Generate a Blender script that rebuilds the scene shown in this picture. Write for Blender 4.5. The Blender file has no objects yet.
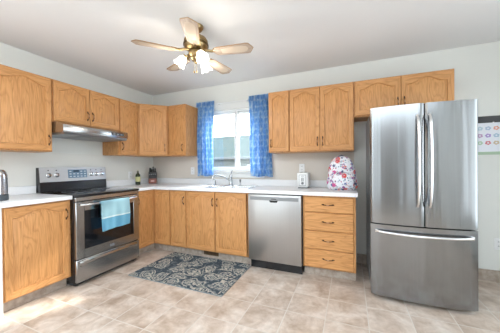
import bpy, bmesh, math, random
from mathutils import Vector, Matrix
PI = math.pi
random.seed(7)
scene = bpy.context.scene
COL = scene.collection

# ------------------------------------------------------------------ camera
cam_d = bpy.data.cameras.new('camera'); cam = bpy.data.objects.new('camera', cam_d); COL.objects.link(cam)
cam_d.sensor_width = 36.0; cam_d.sensor_fit = 'HORIZONTAL'; cam_d.lens = 36.0 * 239.1 / 500.0
cam_d.clip_start = 0.02; cam_d.clip_end = 200
cam_d.shift_x = -0.0008; cam_d.shift_y = 0.0019
YA, PI_, RO = 0.3943, -0.0067, -0.0085
fw = Vector((-math.sin(YA)*math.cos(PI_), math.cos(YA)*math.cos(PI_), math.sin(PI_)))
rt = Vector((math.cos(YA), math.sin(YA), 0)); up = rt.cross(fw)
r2 = rt*math.cos(RO) + up*math.sin(RO); u2 = up*math.cos(RO) - rt*math.sin(RO)
M = Matrix((r2, u2, -fw)).transposed().to_4x4(); M.translation = Vector((3.1516, -3.1862, 1.1916))
cam.matrix_world = M
scene.camera = cam

# ------------------------------------------------------------------ world, sun, added fill lights, exposure
w = bpy.data.worlds.new('sky'); scene.world = w; w.use_nodes = True
bg = w.node_tree.nodes['Background']; bg.inputs[0].default_value = (0.86, 0.93, 1.0, 1); bg.inputs[1].default_value = 5.0
sd = bpy.data.lights.new('sun', 'SUN'); sd.energy = 4.5; sd.angle = math.radians(3); sd.color = (1, .96, .88)
sun = bpy.data.objects.new('sun', sd); COL.objects.link(sun)
sun.rotation_euler = Vector((-.50, -1, -.80)).to_track_quat('-Z', 'Y').to_euler()
def area(name, loc, d, sx, sy, power, color=(1, 1, 1)):
    l = bpy.data.lights.new(name, 'AREA'); l.shape = 'RECTANGLE'; l.size = sx; l.size_y = sy; l.energy = power; l.color = color
    o = bpy.data.objects.new(name, l); COL.objects.link(o); o.location = loc
    o.rotation_euler = Vector(d).to_track_quat('-Z', 'Z').to_euler(); return o
area('rear_fill', (1.3, -5.55, 1.25), (0, 1, 0), 1.9, 2.2, 9, (.81, .925, 1.0))  # added fill lamp behind the camera, standing in for unseen windows
area('rear_fill', (4.3, -5.55, 1.25), (0, 1, 0), .9, 2.2, 4, (.81, .925, 1.0))  # second added rear fill; the gap makes bands in the fridge steel
area('right_fill', (5.35, -1.7, 1.3), (-1, 0, 0), 1.7, 2.0, 11, (.81, .925, 1.0)).data.spread = math.radians(125)  # added fill lamp from the right, no window modelled there
area('left_fill', (.05, -4.3, 1.3), (1, 0, 0), 2.2, 2.1, 12, (.81, .925, 1.0))  # added fill lamp at the left wall, no opening behind it
area('ceiling_bounce_fill', (2.6, -4.3, 2.12), (0, 0, 1), 4.6, 2.2, 112, (.81, .925, 1.0))  # added lamp without fixture, imitates light bounced off the ceiling
scene.view_settings.view_transform = 'Standard'; scene.view_settings.look = 'None'
scene.view_settings.exposure = 1.0; scene.view_settings.gamma = 1.0
scene.view_settings.use_curve_mapping = False

# ------------------------------------------------------------------ materials
def newmat(name):
    m = bpy.data.materials.new(name); m.use_nodes = True; nt = m.node_tree
    return m, nt, nt.nodes['Principled BSDF']
def simple(name, c, rough=.5, metal=0, spec=.5, emit=None, es=0):
    m, nt, b = newmat(name)
    b.inputs['Base Color'].default_value = (*c, 1); b.inputs['Roughness'].default_value = rough; b.inputs['Metallic'].default_value = metal
    b.inputs['Specular IOR Level'].default_value = spec
    if emit: b.inputs['Emission Color'].default_value = (*emit, 1); b.inputs['Emission Strength'].default_value = es
    return m
def coords(nt, scale=(1, 1, 1), rnd=False, out='Object'):
    tc = nt.nodes.new('ShaderNodeTexCoord'); mp = nt.nodes.new('ShaderNodeMapping'); mp.inputs['Scale'].default_value = scale
    src = tc.outputs[out]
    if rnd:
        oi = nt.nodes.new('ShaderNodeObjectInfo'); ml = nt.nodes.new('ShaderNodeMath'); ml.operation = 'MULTIPLY'; ml.inputs[1].default_value = 37.0
        nt.links.new(oi.outputs['Random'], ml.inputs[0]); ad = nt.nodes.new('ShaderNodeVectorMath'); ad.operation = 'ADD'
        nt.links.new(src, ad.inputs[0]); nt.links.new(ml.outputs[0], ad.inputs[1]); src = ad.outputs[0]
    nt.links.new(src, mp.inputs[0]); return mp.outputs[0]
def ramp(nt, fac, stops):
    r = nt.nodes.new('ShaderNodeValToRGB'); e = r.color_ramp.elements
    while len(e) < len(stops): e.new(.5)
    for el, (p, c) in zip(e, stops): el.position = p; el.color = (*c, 1)
    nt.links.new(fac, r.inputs[0]); return r.outputs[0]
def noise(nt, vec, scale, detail=4, rough=.55, dist=0):
    n = nt.nodes.new('ShaderNodeTexNoise'); n.inputs['Scale'].default_value = scale; n.inputs['Detail'].default_value = detail
    n.inputs['Roughness'].default_value = rough; n.inputs['Distortion'].default_value = dist
    if vec is not None: nt.links.new(vec, n.inputs['Vector'])
    return n.outputs['Fac']
def mixc(nt, fac, a, b, mode='MIX'):
    m = nt.nodes.new('ShaderNodeMix'); m.data_type = 'RGBA'; m.blend_type = mode
    for s, v in ((m.inputs[0], fac), (m.inputs[6], a), (m.inputs[7], b)):
        if isinstance(v, (int, float)): s.default_value = v
        elif isinstance(v, tuple): s.default_value = (*v, 1)
        else: nt.links.new(v, s)
    return m.outputs[2]
def math_(nt, op, a, b=None, clamp=False):
    m = nt.nodes.new('ShaderNodeMath'); m.operation = op; m.use_clamp = clamp
    for i, v in enumerate((a, b)):
        if v is None: continue
        if isinstance(v, (int, float)): m.inputs[i].default_value = v
        else: nt.links.new(v, m.inputs[i])
    return m.outputs[0]
def bump(nt, b, h, s=.2, d=.002):
    n = nt.nodes.new('ShaderNodeBump'); n.inputs['Strength'].default_value = s; n.inputs['Distance'].default_value = d
    nt.links.new(h, n.inputs['Height']); nt.links.new(n.outputs[0], b.inputs['Normal'])
def oak(name, axis, tint=1.0, lite=0):
    m, nt, b = newmat(name)
    s = [1, 1, 1]; s[axis] = .055
    v = coords(nt, tuple(s), True)
    s2 = [1, 1, 1]; s2[axis] = .16
    v2 = coords(nt, tuple(s2), True)
    fine = noise(nt, v, 120, 3, .6)
    broad = noise(nt, v2, 8.5, 2, .45, .35)
    ring = math_(nt, 'FRACT', math_(nt, 'MULTIPLY', broad, 13.0))
    ringc = ramp(nt, ring, [(0, (.580, .288, .108)), (.55, (.61, .305, .118)), (.84, (.49, .228, .08)), (1, (.580, .288, .108))])
    fc = ramp(nt, fine, [(.36, (.79, .74, .68)), (.54, (1.05, 1.05, 1.05))])
    c = mixc(nt, .75, ringc, fc, 'MULTIPLY')
    if tint != 1.0: c = mixc(nt, 1.0, c, (tint, tint, tint), 'MULTIPLY')
    nt.links.new(c, b.inputs['Base Color']); b.inputs['Roughness'].default_value = .38
    b.inputs['Specular IOR Level'].default_value = .35
    bump(nt, b, fine, .08, .001)
    return m
OAKV = oak('oak_vertical_grain', 2); OAKH = oak('oak_horizontal_grain', 0)
OAKY = oak('oak_depth_grain', 1)
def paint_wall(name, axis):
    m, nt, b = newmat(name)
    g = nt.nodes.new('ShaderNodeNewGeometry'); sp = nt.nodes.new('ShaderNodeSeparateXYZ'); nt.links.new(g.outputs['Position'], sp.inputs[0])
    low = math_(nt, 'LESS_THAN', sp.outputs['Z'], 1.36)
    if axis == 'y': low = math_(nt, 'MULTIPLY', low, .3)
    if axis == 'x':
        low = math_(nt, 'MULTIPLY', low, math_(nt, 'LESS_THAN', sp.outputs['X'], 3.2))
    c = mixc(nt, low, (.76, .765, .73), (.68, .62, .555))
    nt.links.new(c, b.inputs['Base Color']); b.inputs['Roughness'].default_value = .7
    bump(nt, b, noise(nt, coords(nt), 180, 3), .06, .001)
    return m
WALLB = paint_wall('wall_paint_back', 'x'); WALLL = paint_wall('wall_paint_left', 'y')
WALL = simple('wall_paint', (.76, .765, .73), .7)
def m_ceiling():
    m, nt, b = newmat('ceiling_paint')
    b.inputs['Base Color'].default_value = (.83, .835, .85, 1); b.inputs['Roughness'].default_value = .85
    bump(nt, b, noise(nt, coords(nt), 60, 4), .15, .003); return m
CEIL = m_ceiling()
def m_floor(name='floor_vinyl_tile', scale_in=True):
    m, nt, b = newmat(name)
    v = coords(nt)
    br = nt.nodes.new('ShaderNodeTexBrick'); br.offset = 0; br.squash = 1
    mp = nt.nodes.new('ShaderNodeMapping'); mp.inputs['Location'].default_value = (-.225, .05, 0); nt.links.new(v, mp.inputs[0]); nt.links.new(mp.outputs[0], br.inputs['Vector'])
    br.inputs['Scale'].default_value = 1; br.inputs['Brick Width'].default_value = .305; br.inputs['Row Height'].default_value = .305
    br.inputs['Mortar Size'].default_value = .0042; br.inputs['Mortar Smooth'].default_value = .4; br.inputs['Bias'].default_value = 0
    br.inputs['Color1'].default_value = (.0, .0, .0, 1); br.inputs['Color2'].default_value = (1, 1, 1, 1); br.inputs['Mortar'].default_value = (.5, .5, .5, 1)
    # every tile gets its own patch of mottling
    add = nt.nodes.new('ShaderNodeVectorMath'); add.operation = 'MULTIPLY_ADD'; nt.links.new(br.outputs['Color'], add.inputs[0]); add.inputs[1].default_value = (3.1, 5.7, 2.3); nt.links.new(v, add.inputs[2])
    n1 = noise(nt, add.outputs[0], 5.5, 5, .6, .5); n2 = noise(nt, v, 26, 5, .65)
    c1 = ramp(nt, n1, [(.28, (.38, .28, .21)), (.45, (.52, .41, .33)), (.58, (.63, .53, .455)), (.74, (.72, .645, .58))])
    c2 = ramp(nt, n2, [(.3, (.86, .85, .84)), (.7, (1.08, 1.08, 1.08))])
    c = mixc(nt, .8, c1, c2, 'MULTIPLY')
    c = mixc(nt, math_(nt, 'MULTIPLY', br.outputs['Fac'], .8), c, (.64, .60, .55))
    nt.links.new(c, b.inputs['Base Color']); b.inputs['Roughness'].default_value = .36; b.inputs['Specular IOR Level'].default_value = .5
    bump(nt, b, math_(nt, 'SUBTRACT', n2, br.outputs['Fac']), .1, .001)
    return m
FLOOR = m_floor()
def m_toe():
    m, nt, b = newmat('toe_kick_vinyl')
    c = ramp(nt, noise(nt, coords(nt), 22, 4), [(.3, (.32, .255, .205)), (.7, (.50, .43, .37))])
    nt.links.new(c, b.inputs['Base Color']); b.inputs['Roughness'].default_value = .5; return m
TOE = m_toe()
def m_counter():
    m, nt, b = newmat('white_laminate')
    c = ramp(nt, noise(nt, coords(nt), 400, 2), [(.35, (.80, .80, .81)), (.6, (.87, .87, .88))])
    nt.links.new(c, b.inputs['Base Color']); b.inputs['Roughness'].default_value = .3; return m
COUNTER = m_counter()
def steel(name, c, axis, rough=.3, bands=0):
    m, nt, b = newmat(name)
    s = [90, 90, 90]; s[axis] = 1.2
    n = noise(nt, coords(nt, tuple(s)), 1, 3)
    cc = ramp(nt, n, [(.3, tuple(x*.97 for x in c)), (.7, tuple(min(1, x*1.02) for x in c))])
    nt.links.new(cc, b.inputs['Base Color']); b.inputs['Metallic'].default_value = 1
    rr = nt.nodes.new('ShaderNodeMapRange'); rr.inputs[3].default_value = rough-.01; rr.inputs[4].default_value = rough+.015
    nt.links.new(n, rr.inputs[0]); nt.links.new(rr.outputs[0], b.inputs['Roughness'])
    if bands:   # slight waviness of the sheet metal
        s2 = [9, 9, 9]; s2[axis] = .4
        bump(nt, b, noise(nt, coords(nt, tuple(s2)), 1, 2, .5), bands, .012)
    return m
STEELV = steel('brushed_steel_vertical', (.265, .27, .277), 2, .18, .55)
STEELH = steel('brushed_steel_horizontal', (.42, .42, .42), 0, .25)
DWSTEEL = steel('dishwasher_steel', (.43, .42, .415), 2, .34, .15)
CHROME = simple('chrome', (.50, .52, .54), .14, 1)
HANDLE_STEEL = simple('satin_steel', (.74, .74, .75), .22, 1)
BLACK = simple('black_enamel', (.012, .012, .014), .22)
GLASSTOP = simple('black_ceramic_glass', (.008, .009, .012), .06)
DARK = simple('dark_plastic', (.03, .03, .033), .45)
GREYP = simple('grey_plastic', (.20, .205, .22), .4)
CASE = simple('fridge_case_grey', (.25, .26, .27), .4, .3)
BRONZE = simple('antique_bronze', (.10, .055, .03), .35, .9)
BRONZEL = simple('worn_copper', (.42, .24, .14), .3, .9)
WHITE = simple('white_plastic', (.84, .84, .84), .35)
VINYL = simple('white_window_vinyl', (.86, .87, .88), .4)
TRIM = simple('white_trim_paint', (.80, .81, .80), .45)
LCD = simple('blue_lcd_panel', (.10, .20, .30), .2)
BRASS = simple('antique_brass', (.36, .26, .13), .30, 1)
CREAM = simple('cream_wood', (.72, .60, .45), .5)
GROUT = simple('ink_grey', (.12, .12, .13), .5)

# ------------------------------------------------------------------ mesh helpers
class MB:
    def __init__(s): s.bm = bmesh.new()
    def box(s, a, b, bev=0, mi=0, seg=1):
        x0, y0, z0 = [min(p, q) for p, q in zip(a, b)]; x1, y1, z1 = [max(p, q) for p, q in zip(a, b)]
        t = bmesh.new(); vs = [t.verts.new(p) for p in [(x0, y0, z0), (x1, y0, z0), (x1, y1, z0), (x0, y1, z0), (x0, y0, z1), (x1, y0, z1), (x1, y1, z1), (x0, y1, z1)]]
        for f in [(0, 3, 2, 1), (4, 5, 6, 7), (0, 1, 5, 4), (1, 2, 6, 5), (2, 3, 7, 6), (3, 0, 4, 7)]: t.faces.new([vs[i] for i in f])
        if bev: bmesh.ops.bevel(t, geom=t.edges[:], offset=bev, segments=seg, affect='EDGES', profile=.5)
        for f in t.faces: f.material_index = mi; f.smooth = False
        s.merge(t); return s
    def merge(s, t, mat=None):
        if mat is not None: t.transform(mat)
        me = bpy.data.meshes.new('tmp'); t.to_mesh(me); t.free(); s.bm.from_mesh(me); bpy.data.meshes.remove(me)
    def prism(s, pts, a, b, axis=2, mi=0, smooth=False, bev=0):
        """closed polygon pts (2D) extruded along axis from a to b; 2D maps to the other two axes in order"""
        def P(p, h):
            if axis == 2: return (p[0], p[1], h)
            if axis == 1: return (p[0], h, p[1])
            return (h, p[0], p[1])
        t = bmesh.new(); lo = [t.verts.new(P(p, a)) for p in pts]; hi = [t.verts.new(P(p, b)) for p in pts]; n = len(pts)
        t.faces.new(lo); t.faces.new(hi[::-1])
        for i in range(n):
            f = t.faces.new((lo[i], hi[i], hi[(i+1) % n], lo[(i+1) % n])); f.smooth = smooth
        for f in t.faces: f.material_index = mi
        bmesh.ops.recalc_face_normals(t, faces=t.faces[:])
        if bev: bmesh.ops.bevel(t, geom=[e for e in t.edges if e.calc_face_angle(0) > .6], offset=bev, segments=1, affect='EDGES')
        s.merge(t); return s
    def tube(s, pts, r, n=10, mi=0, cap=True, flat=None):
        pts = [Vector(p) for p in pts]; R = r if isinstance(r, (list, tuple)) else [r]*len(pts)
        t = bmesh.new(); rings = []; prev = None
        for i, p in enumerate(pts):
            d = (pts[min(i+1, len(pts)-1)] - pts[max(i-1, 0)]).normalized()
            if prev is None:
                a = Vector((0, 0, 1)) if abs(d.z) < .9 else Vector((1, 0, 0)); u = d.cross(a).normalized()
            else: u = (prev - d*prev.dot(d)).normalized()
            prev = u; v = d.cross(u)
            rings.append([t.verts.new(p + (u*math.cos(2*PI*k/n) + v*math.sin(2*PI*k/n)*(flat or 1))*R[i]) for k in range(n)])
        for i in range(len(rings)-1):
            for k in range(n): t.faces.new((rings[i][k], rings[i][(k+1) % n], rings[i+1][(k+1) % n], rings[i+1][k])).smooth = True
        if cap: t.faces.new(rings[0][::-1]); t.faces.new(rings[-1])
        for f in t.faces: f.material_index = mi
        bmesh.ops.recalc_face_normals(t, faces=t.faces[:]); s.merge(t); return s
    def lathe(s, prof, c=(0, 0, 0), n=24, mi=0, mat=None, close=True):
        t = bmesh.new(); rings = []
        for r, z in prof:
            if r < 1e-6: rings.append([t.verts.new((0, 0, z))])
            else: rings.append([t.verts.new((r*math.cos(2*PI*k/n), r*math.sin(2*PI*k/n), z)) for k in range(n)])
        for A, B in zip(rings[:-1], rings[1:]):
            for k in range(n):
                k2 = (k+1) % n
                vs = ([A[0]] if len(A) == 1 else [A[k], A[k2]]) + ([B[0]] if len(B) == 1 else [B[k2], B[k]])
                if len(vs) >= 3: t.faces.new(vs).smooth = True
        if close:
            if len(rings[0]) > 1: t.faces.new(rings[0][::-1])
            if len(rings[-1]) > 1: t.faces.new(rings[-1])
        for f in t.faces: f.material_index = mi
        bmesh.ops.recalc_face_normals(t, faces=t.faces[:])
        m = Matrix.Translation(c)
        if mat is not None: m = m @ mat
        s.merge(t, m); return s
    def loops(s, L, mi=0, smooth=False, capfirst=False, caplast=False, mis=None):
        t = bmesh.new(); rings = [[t.verts.new(p) for p in lp] for lp in L]; n = len(L[0])
        for j, (A, B) in enumerate(zip(rings[:-1], rings[1:])):
            for k in range(n):
                f = t.faces.new((A[k], A[(k+1) % n], B[(k+1) % n], B[k])); f.smooth = smooth
                f.material_index = mis(j, k) if mis else mi
        if capfirst: t.faces.new(rings[0][::-1]).material_index = mi
        if caplast: t.faces.new(rings[-1]).material_index = mi
        bmesh.ops.recalc_face_normals(t, faces=t.faces[:])
        s.merge(t); return s
    def grid(s, f, nu, nv, th=None, mi=0, smooth=True):
        """sheet f(u,v)->point, given a thickness th along a direction vector"""
        t = bmesh.new(); A = [[t.verts.new(f(i/nu, j/nv)) for j in range(nv+1)] for i in range(nu+1)]
        for i in range(nu):
            for j in range(nv): t.faces.new((A[i][j], A[i+1][j], A[i+1][j+1], A[i][j+1]))
        if th is not None:
            bmesh.ops.solidify(t, geom=t.faces[:], thickness=th)
        for q in t.faces: q.smooth = smooth; q.material_index = mi
        bmesh.ops.recalc_face_normals(t, faces=t.faces[:]); s.merge(t); return s
    def build(s, name, mats, parent=None, loc=(0, 0, 0), rz=0):
        me = bpy.data.meshes.new(name); s.bm.to_mesh(me); s.bm.free(); me.set_sharp_from_angle(angle=math.radians(38))
        for m in (mats if isinstance(mats, (list, tuple)) else [mats]): me.materials.append(m)
        o = bpy.data.objects.new(name, me); COL.objects.link(o); o.location = loc; o.rotation_euler = (0, 0, rz)
        if parent: o.parent = parent
        return o
def tag(o, label=None, cat=None, group=None, kind=None):
    if label: o['label'] = label
    if cat: o['category'] = cat
    if group: o['group'] = group
    if kind: o['kind'] = kind
    return o
def thing(name, label, cat, loc=(0, 0, 0), rz=0, group=None):
    o = bpy.data.objects.new(name, None); COL.objects.link(o); o.location = loc; o.rotation_euler = (0, 0, rz); o.empty_display_size = .1
    return tag(o, label, cat, group)
def struct(name, mb, m, loc=(0, 0, 0), parent=None):
    o = mb.build(name, m, parent, loc)
    if not parent: o['kind'] = 'structure'
    return o

# ------------------------------------------------------------------ the room
H = 2.422; XR = 5.4; YB = -5.6
WX0, WX1, WZ0, WZ1 = 1.10, 1.98, 1.12, 2.03
struct('floor', MB().box((-.15, YB, -.1), (XR+.15, .16, 0)), FLOOR)
struct('ceiling', MB().box((-.15, YB-.15, H), (XR+.15, .16, H+.1)), CEIL)
b = MB(); b.box((-.15, 0, 0), (WX0, .15, H)).box((WX1, 0, 0), (XR+.15, .15, H)).box((WX0, 0, 0), (WX1, .15, WZ0)).box((WX0, 0, WZ1), (WX1, .15, H))
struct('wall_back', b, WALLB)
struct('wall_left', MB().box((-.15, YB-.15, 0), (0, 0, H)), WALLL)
struct('wall_right', MB().box((XR, YB-.15, 0), (XR+.15, 0, H)), WALL)
struct('wall_front', MB().box((0, YB-.15, 0), (XR, YB, H)), simple('wall_darkened_for_steel', (.36, .34, .32), .7))  # unseen wall, coloured dark to tone down reflections in the steel

struct('baseboard_back', MB().box((3.226, -.012, 0), (XR-.002, -.001, .112), .002), TOE)

# window
wo = MB()
# lining of the opening
wo.box((WX0+.001, 0, WZ0+.001), (WX0+.02, .14, WZ1-.001)).box((WX1-.02, 0, WZ0+.001), (WX1-.001, .14, WZ1-.001)).box((WX0+.02, 0, WZ1-.02), (WX1-.02, .14, WZ1-.001)).box((WX0+.02, 0, WZ0+.001), (WX1-.02, .14, WZ0+.02))
win = wo.build('window_1', VINYL); win['kind'] = 'structure'
c = MB()
c.box((WX0-.07, -.018, WZ0-.01), (WX0+.001, -.001, WZ1+.001), .003).box((WX1-.001, -.018, WZ0-.01), (WX1+.07, -.001, WZ1+.001), .003)
c.box((WX0-.08, -.022, WZ1+.001), (WX1+.08, -.001, WZ1+.10), .004)
c.build('window_casing', TRIM, win)
MB().box((WX0-.08, -.045, WZ0-.030), (WX1+.08, -.001, WZ0-.011), .004).box((WX0-.06, -.018, WZ0-.10), (WX1+.06, -.001, WZ0-.031), .003).build('window_sill', TRIM, win)
f = MB(); XM = 1.585
for x0, x1, y0, y1 in ((WX0+.02, XM+.02, .03, .07), (XM-.02, WX1-.02, .071, .11)):
    f.box((x0, y0, WZ0+.02), (x0+.045, y1, WZ1-.02), .004).box((x1-.045, y0, WZ0+.02), (x1, y1, WZ1-.02), .004)
    f.box((x0+.045, y0, WZ0+.02), (x1-.045, y1, WZ0+.06), .004).box((x0+.045, y0, WZ1-.055), (x1-.045, y1, WZ1-.02), .004)
f.build('window_frame', VINYL, win)
def m_glass():
    m = bpy.data.materials.new('window_glass'); m.use_nodes = True; nt = m.node_tree; nt.nodes.clear()
    o = nt.nodes.new('ShaderNodeOutputMaterial'); mx = nt.nodes.new('ShaderNodeMixShader'); t = nt.nodes.new('ShaderNodeBsdfTransparent'); g = nt.nodes.new('ShaderNodeBsdfGlossy')
    t.inputs[0].default_value = (.96, .98, .98, 1); g.inputs['Roughness'].default_value = .02; mx.inputs[0].default_value = .05
    nt.links.new(t.outputs[0], mx.inputs[1]); nt.links.new(g.outputs[0], mx.inputs[2]); nt.links.new(mx.outputs[0], o.inputs[0]); return m
GLASS = m_glass()
MB().box((WX0+.066, .046, WZ0+.061), (XM-.026, .052, WZ1-.056)).box((XM+.026, .088, WZ0+.061), (WX1-.066, .094, WZ1-.056)).build('window_pane', GLASS, win)

# outside: lawn and the neighbour's house
def m_grass():
    m, nt, b = newmat('lawn'); c = ramp(nt, noise(nt, coords(nt), 6, 5), [(.3, (.03, .04, .015)), (.7, (.06, .075, .03))]); nt.links.new(c, b.inputs['Base Color']); return m
struct('ground', MB().box((-30, .2, -.5), (30, 40, -.35)), m_grass())
def m_shingle():
    m, nt, b = newmat('green_grey_shingles')
    br = nt.nodes.new('ShaderNodeTexBrick'); nt.links.new(coords(nt), br.inputs['Vector']); br.inputs['Scale'].default_value = 1; br.inputs['Brick Width'].default_value = .5; br.inputs['Row Height'].default_value = .16
    br.inputs['Color1'].default_value = (.050, .066, .066, 1); br.inputs['Color2'].default_value = (.060, .078, .080, 1); br.inputs['Mortar'].default_value = (.038, .050, .044, 1); br.inputs['Mortar Size'].default_value = .012; b.inputs['Specular IOR Level'].default_value = 0
    nt.links.new(br.outputs[0], b.inputs['Base Color']); b.inputs['Roughness'].default_value = .8; return m
def m_siding(name, c1, c2):
    m, nt, b = newmat(name); g = coords(nt); sp = nt.nodes.new('ShaderNodeSeparateXYZ'); nt.links.new(g, sp.inputs[0])
    fr = math_(nt, 'FRACT', math_(nt, 'MULTIPLY', sp.outputs['Z'], 6.5)); c = ramp(nt, fr, [(0, c2), (.12, c1), (1, c1)]); nt.links.new(c, b.inputs['Base Color']); return m
nh = thing('neighbour_house', 'low house with green-grey shingle roof seen through the window', 'building', (-3, 9.0, -.35))
MB().box((-7, 0, 0), (7, 6, 2.1)).build('wall', m_siding('grey_siding', (.095, .11, .105), (.065, .075, .07)), nh)
MB().prism([(-.45, 2.02), (3.0, 3.66), (6.45, 2.02), (6.45, 1.94), (3.0, 3.54), (-.45, 1.92)], -7.4, 7.4, 0).build('roof', m_shingle(), nh)
MB().box((-7.4, -.55, 1.90), (7.4, -.452, 2.05), .02).build('gutter', simple('gutter_grey', (.11, .12, .125), .8, spec=0), nh)
for i, x in enumerate((-3.4, .9, 3.9)):
    q = MB().box((x, -.06, .9), (x+1.0, -.001, 1.6), .01).build('window', TRIM, nh)
    MB().box((x+.06, -.075, .96), (x+.94, -.061, 1.54)).build('pane', simple('dark_glass', (.06, .08, .09), .1), q)
def fence():
    t = thing('garden_fence', 'weathered grey board fence low behind the window glass', 'fence', (-3, 6.6, -.35))
    for i in range(9): MB().box((-4+i*1.2, .0, 0), (-3.9+i*1.2, .1, 1.45)).build('post', FEN, t)
    for i in range(8):
        x = -3.9+i*1.2
        bb = MB()
        for k in range(8): bb.box((x+.003+k*.1375, .03, .06), (x+.003+k*.1375+.128, .055, 1.36))
        bb.build('board_panel', FEN, t)
def m_fence():
    m, nt, b = newmat('weathered_boards'); c = ramp(nt, noise(nt, coords(nt, (1, 1, .1), True), 30, 4), [(.3, (.055, .066, .060)), (.7, (.10, .115, .105))]); nt.links.new(c, b.inputs['Base Color']); b.inputs['Specular IOR Level'].default_value = 0; b.inputs['Roughness'].default_value = .9; return m
FEN = m_fence(); fence()

# ------------------------------------------------------------------ cabinet doors
def arch_loop(W, Ht, mx, mz0, mz1, rise, y, n=18, ins=0.0):
    """outline of a panel with a cathedral top: bottom-left, bottom-right, then arch right to left"""
    x0, x1 = mx+ins, W-mx-ins; pts = [(x0, y, mz0+ins), (x1, y, mz0+ins)]
    for i in range(n+1):
        t = i/n; x = x1+(x0-x1)*t
        s = min(1, max(0, (t-.07)/.86)); a = (.5-.5*math.cos(2*PI*s))**.85
        pts.append((x, y, Ht-mz1-rise+rise*a-ins))
    return pts
def rect_loop(W, Ht, y, n=18, ins=0.0):
    pts = [(ins, y, ins), (W-ins, y, ins)]
    for i in range(n+1): pts.append((W-ins+(2*ins-W)*i/n, y, Ht-ins))
    return pts
def handle(parent, x, z, vert=True, y=-.02, L=.088):
    b = MB(); d = (0, 0, 1) if vert else (1, 0, 0)
    P = lambda s, o: (x+d[0]*s, y-o, z+d[2]*s)
    b.tube([P(-L/2, .001), P(-L/2+.004, .015), P(-L/4, .024), P(-.012, .028)], [.0052, .0042, .004, .005], 8, 0)
    b.tube([P(L/2, .001), P(L/2-.004, .015), P(L/4, .024), P(.012, .028)], [.0052, .0042, .004, .005], 8, 0)
    b.tube([P(-.013, .028), P(-.006, .029), P(.006, .029), P(.013, .028)], [.0055, .0066, .0066, .0055], 8, 1)
    for s in (-1, 1):
        b.tube([P(s*(L/2-.012), .0005), P(s*(L/2-.002), .004), P(s*(L/2+.012), .0005)], [.004, .0075, .003], 8, 0)
    return b.build('handle', [BRONZE, BRONZEL], parent)
def cab_door(parent, x, y, z, W, Ht, hpos, rz=0, rise=None):
    """cathedral raised-panel door; local x width, front towards -y. hpos=(side,'top'/'bottom')"""
    T = .019; sx = min(.047, W*.17); sz = .050
    if rise is None: rise = .05 if W > .3 else .038
    n = 18; L = []
    L.append(rect_loop(W, Ht, 0, n)); L.append(rect_loop(W, Ht, -T+.003, n)); L.append(rect_loop(W, Ht, -T, n, .003))
    L.append(arch_loop(W, Ht, sx, sz, sz*.75, rise, -T, n)); L.append(arch_loop(W, Ht, sx, sz, sz*.75, rise, -T+.0095, n, .004))
    def mis(j, k):
        if j in (0, 1, 2, 3): return 1 if (k == 0 or 2 <= k < n+2) else 0
        return 0
    d = MB().loops(L, mis=mis, capfirst=True, caplast=True).build('door', [OAKV, OAKH], parent, (x, y, z), rz)
    P = [arch_loop(W, Ht, sx, sz, sz*.75, rise, -T+.0093, n, .006), arch_loop(W, Ht, sx, sz, sz*.75, rise, -T+.008, n, .010),
         arch_loop(W, Ht, sx, sz, sz*.75, rise, -T+.001, n, .040 if W > .24 else .024)]
    MB().loops(P, caplast=True).build('raised_panel', OAKV, d)
    if hpos:
        hx = .026 if hpos[0] == 'l' else W-.026
        hz = .105 if hpos[1] == 'bottom' else Ht-.125
        handle(d, hx, hz, y=-T)
    return d
def cabinet(label, loc, W, D, z0, z1, doors, rz=0, toe=0, name='wall_cabinet', cat='cabinet', group=None, hb='bottom', side=True, toeD=.075):
    """doors: list of (x, width, handle side)"""
    t = thing(name, label, cat, loc, rz, group)
    b = MB(); b.box((0.0005, -D, z0), (W-.0005, -.001, z1), .0015)
    b.build('carcass', OAKV, t)
    if toe: MB().box((0.0005, -D+toeD, .0005), (W-.0005, -.03, z0-.0005)).build('toe_kick', TOE, t)
    g = .012
    for x, dw, hs in doors:
        cab_door(t, x, -D-.0005, z0+(.012 if toe else g), dw, z1-z0-(.022 if toe else 2*g), (hs, hb) if hs else None)
    return t
ZB, ZT = 1.353, 2.109
LW = 'oak wall cabinets on the left wall'
R90 = PI/2
GU = None
# left wall uppers: local x -> world +Y
cabinet('wide oak wall cabinet above the kettle, at the left edge of the photo', (0, -2.60, 0), .912, .31, ZB, ZT, [(.012, .435, 'r'), (.455, .445, 'r')], R90)
hc = cabinet('short two-door oak cabinet directly above the range hood', (0, -1.686, 0), .762, .31, 1.668, ZT, [(.008, .370, 'r'), (.384, .370, 'l')], R90)
cabinet('narrow oak wall cabinet between range hood and corner cabinet', (0, -.922, 0), .311, .31, ZB, ZT, [(.02, .272, 'l')], R90)
# diagonal corner wall cabinet
cc = thing('corner_wall_cabinet', 'diagonal oak corner wall cabinet above the knife block', 'cabinet', (0, 0, 0))
MB().prism([(.001, -.001), (.001, -.6095), (.318, -.6095), (.6095, -.318), (.6095, -.001)], ZB, ZT, 2, bev=.0015).build('carcass', OAKV, cc)
dd = cab_door(cc, .318+.020*.707+.0007, -.6095+.020*.707-.0007, ZB+.018, .372, ZT-ZB-.036, ('r', 'bottom'), PI/4)
# right of the corner
cabinet('narrow single-door oak wall cabinet left of the window curtain', (.612, 0, 0), .318, .31, ZB, ZT, [(.02, .278, 'r')])
# right uppers
cabinet('narrow single-door oak wall cabinet right beside the blue curtain', (2.208, 0, 0), .268, .31, ZB, ZT, [(.010, .251, 'l')])
cabinet('double-door oak wall cabinet above the toaster and floral backpack', (2.477, 0, 0), .720, .31, ZB, ZT, [(.006, .350, 'r'), (.362, .350, 'l')])
cabinet('short two-door oak wall cabinet above the fridge', (3.198, 0, 0), .884, .31, 1.716, ZT, [(.008, .430, 'r'), (.444, .430, 'l')])

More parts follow.
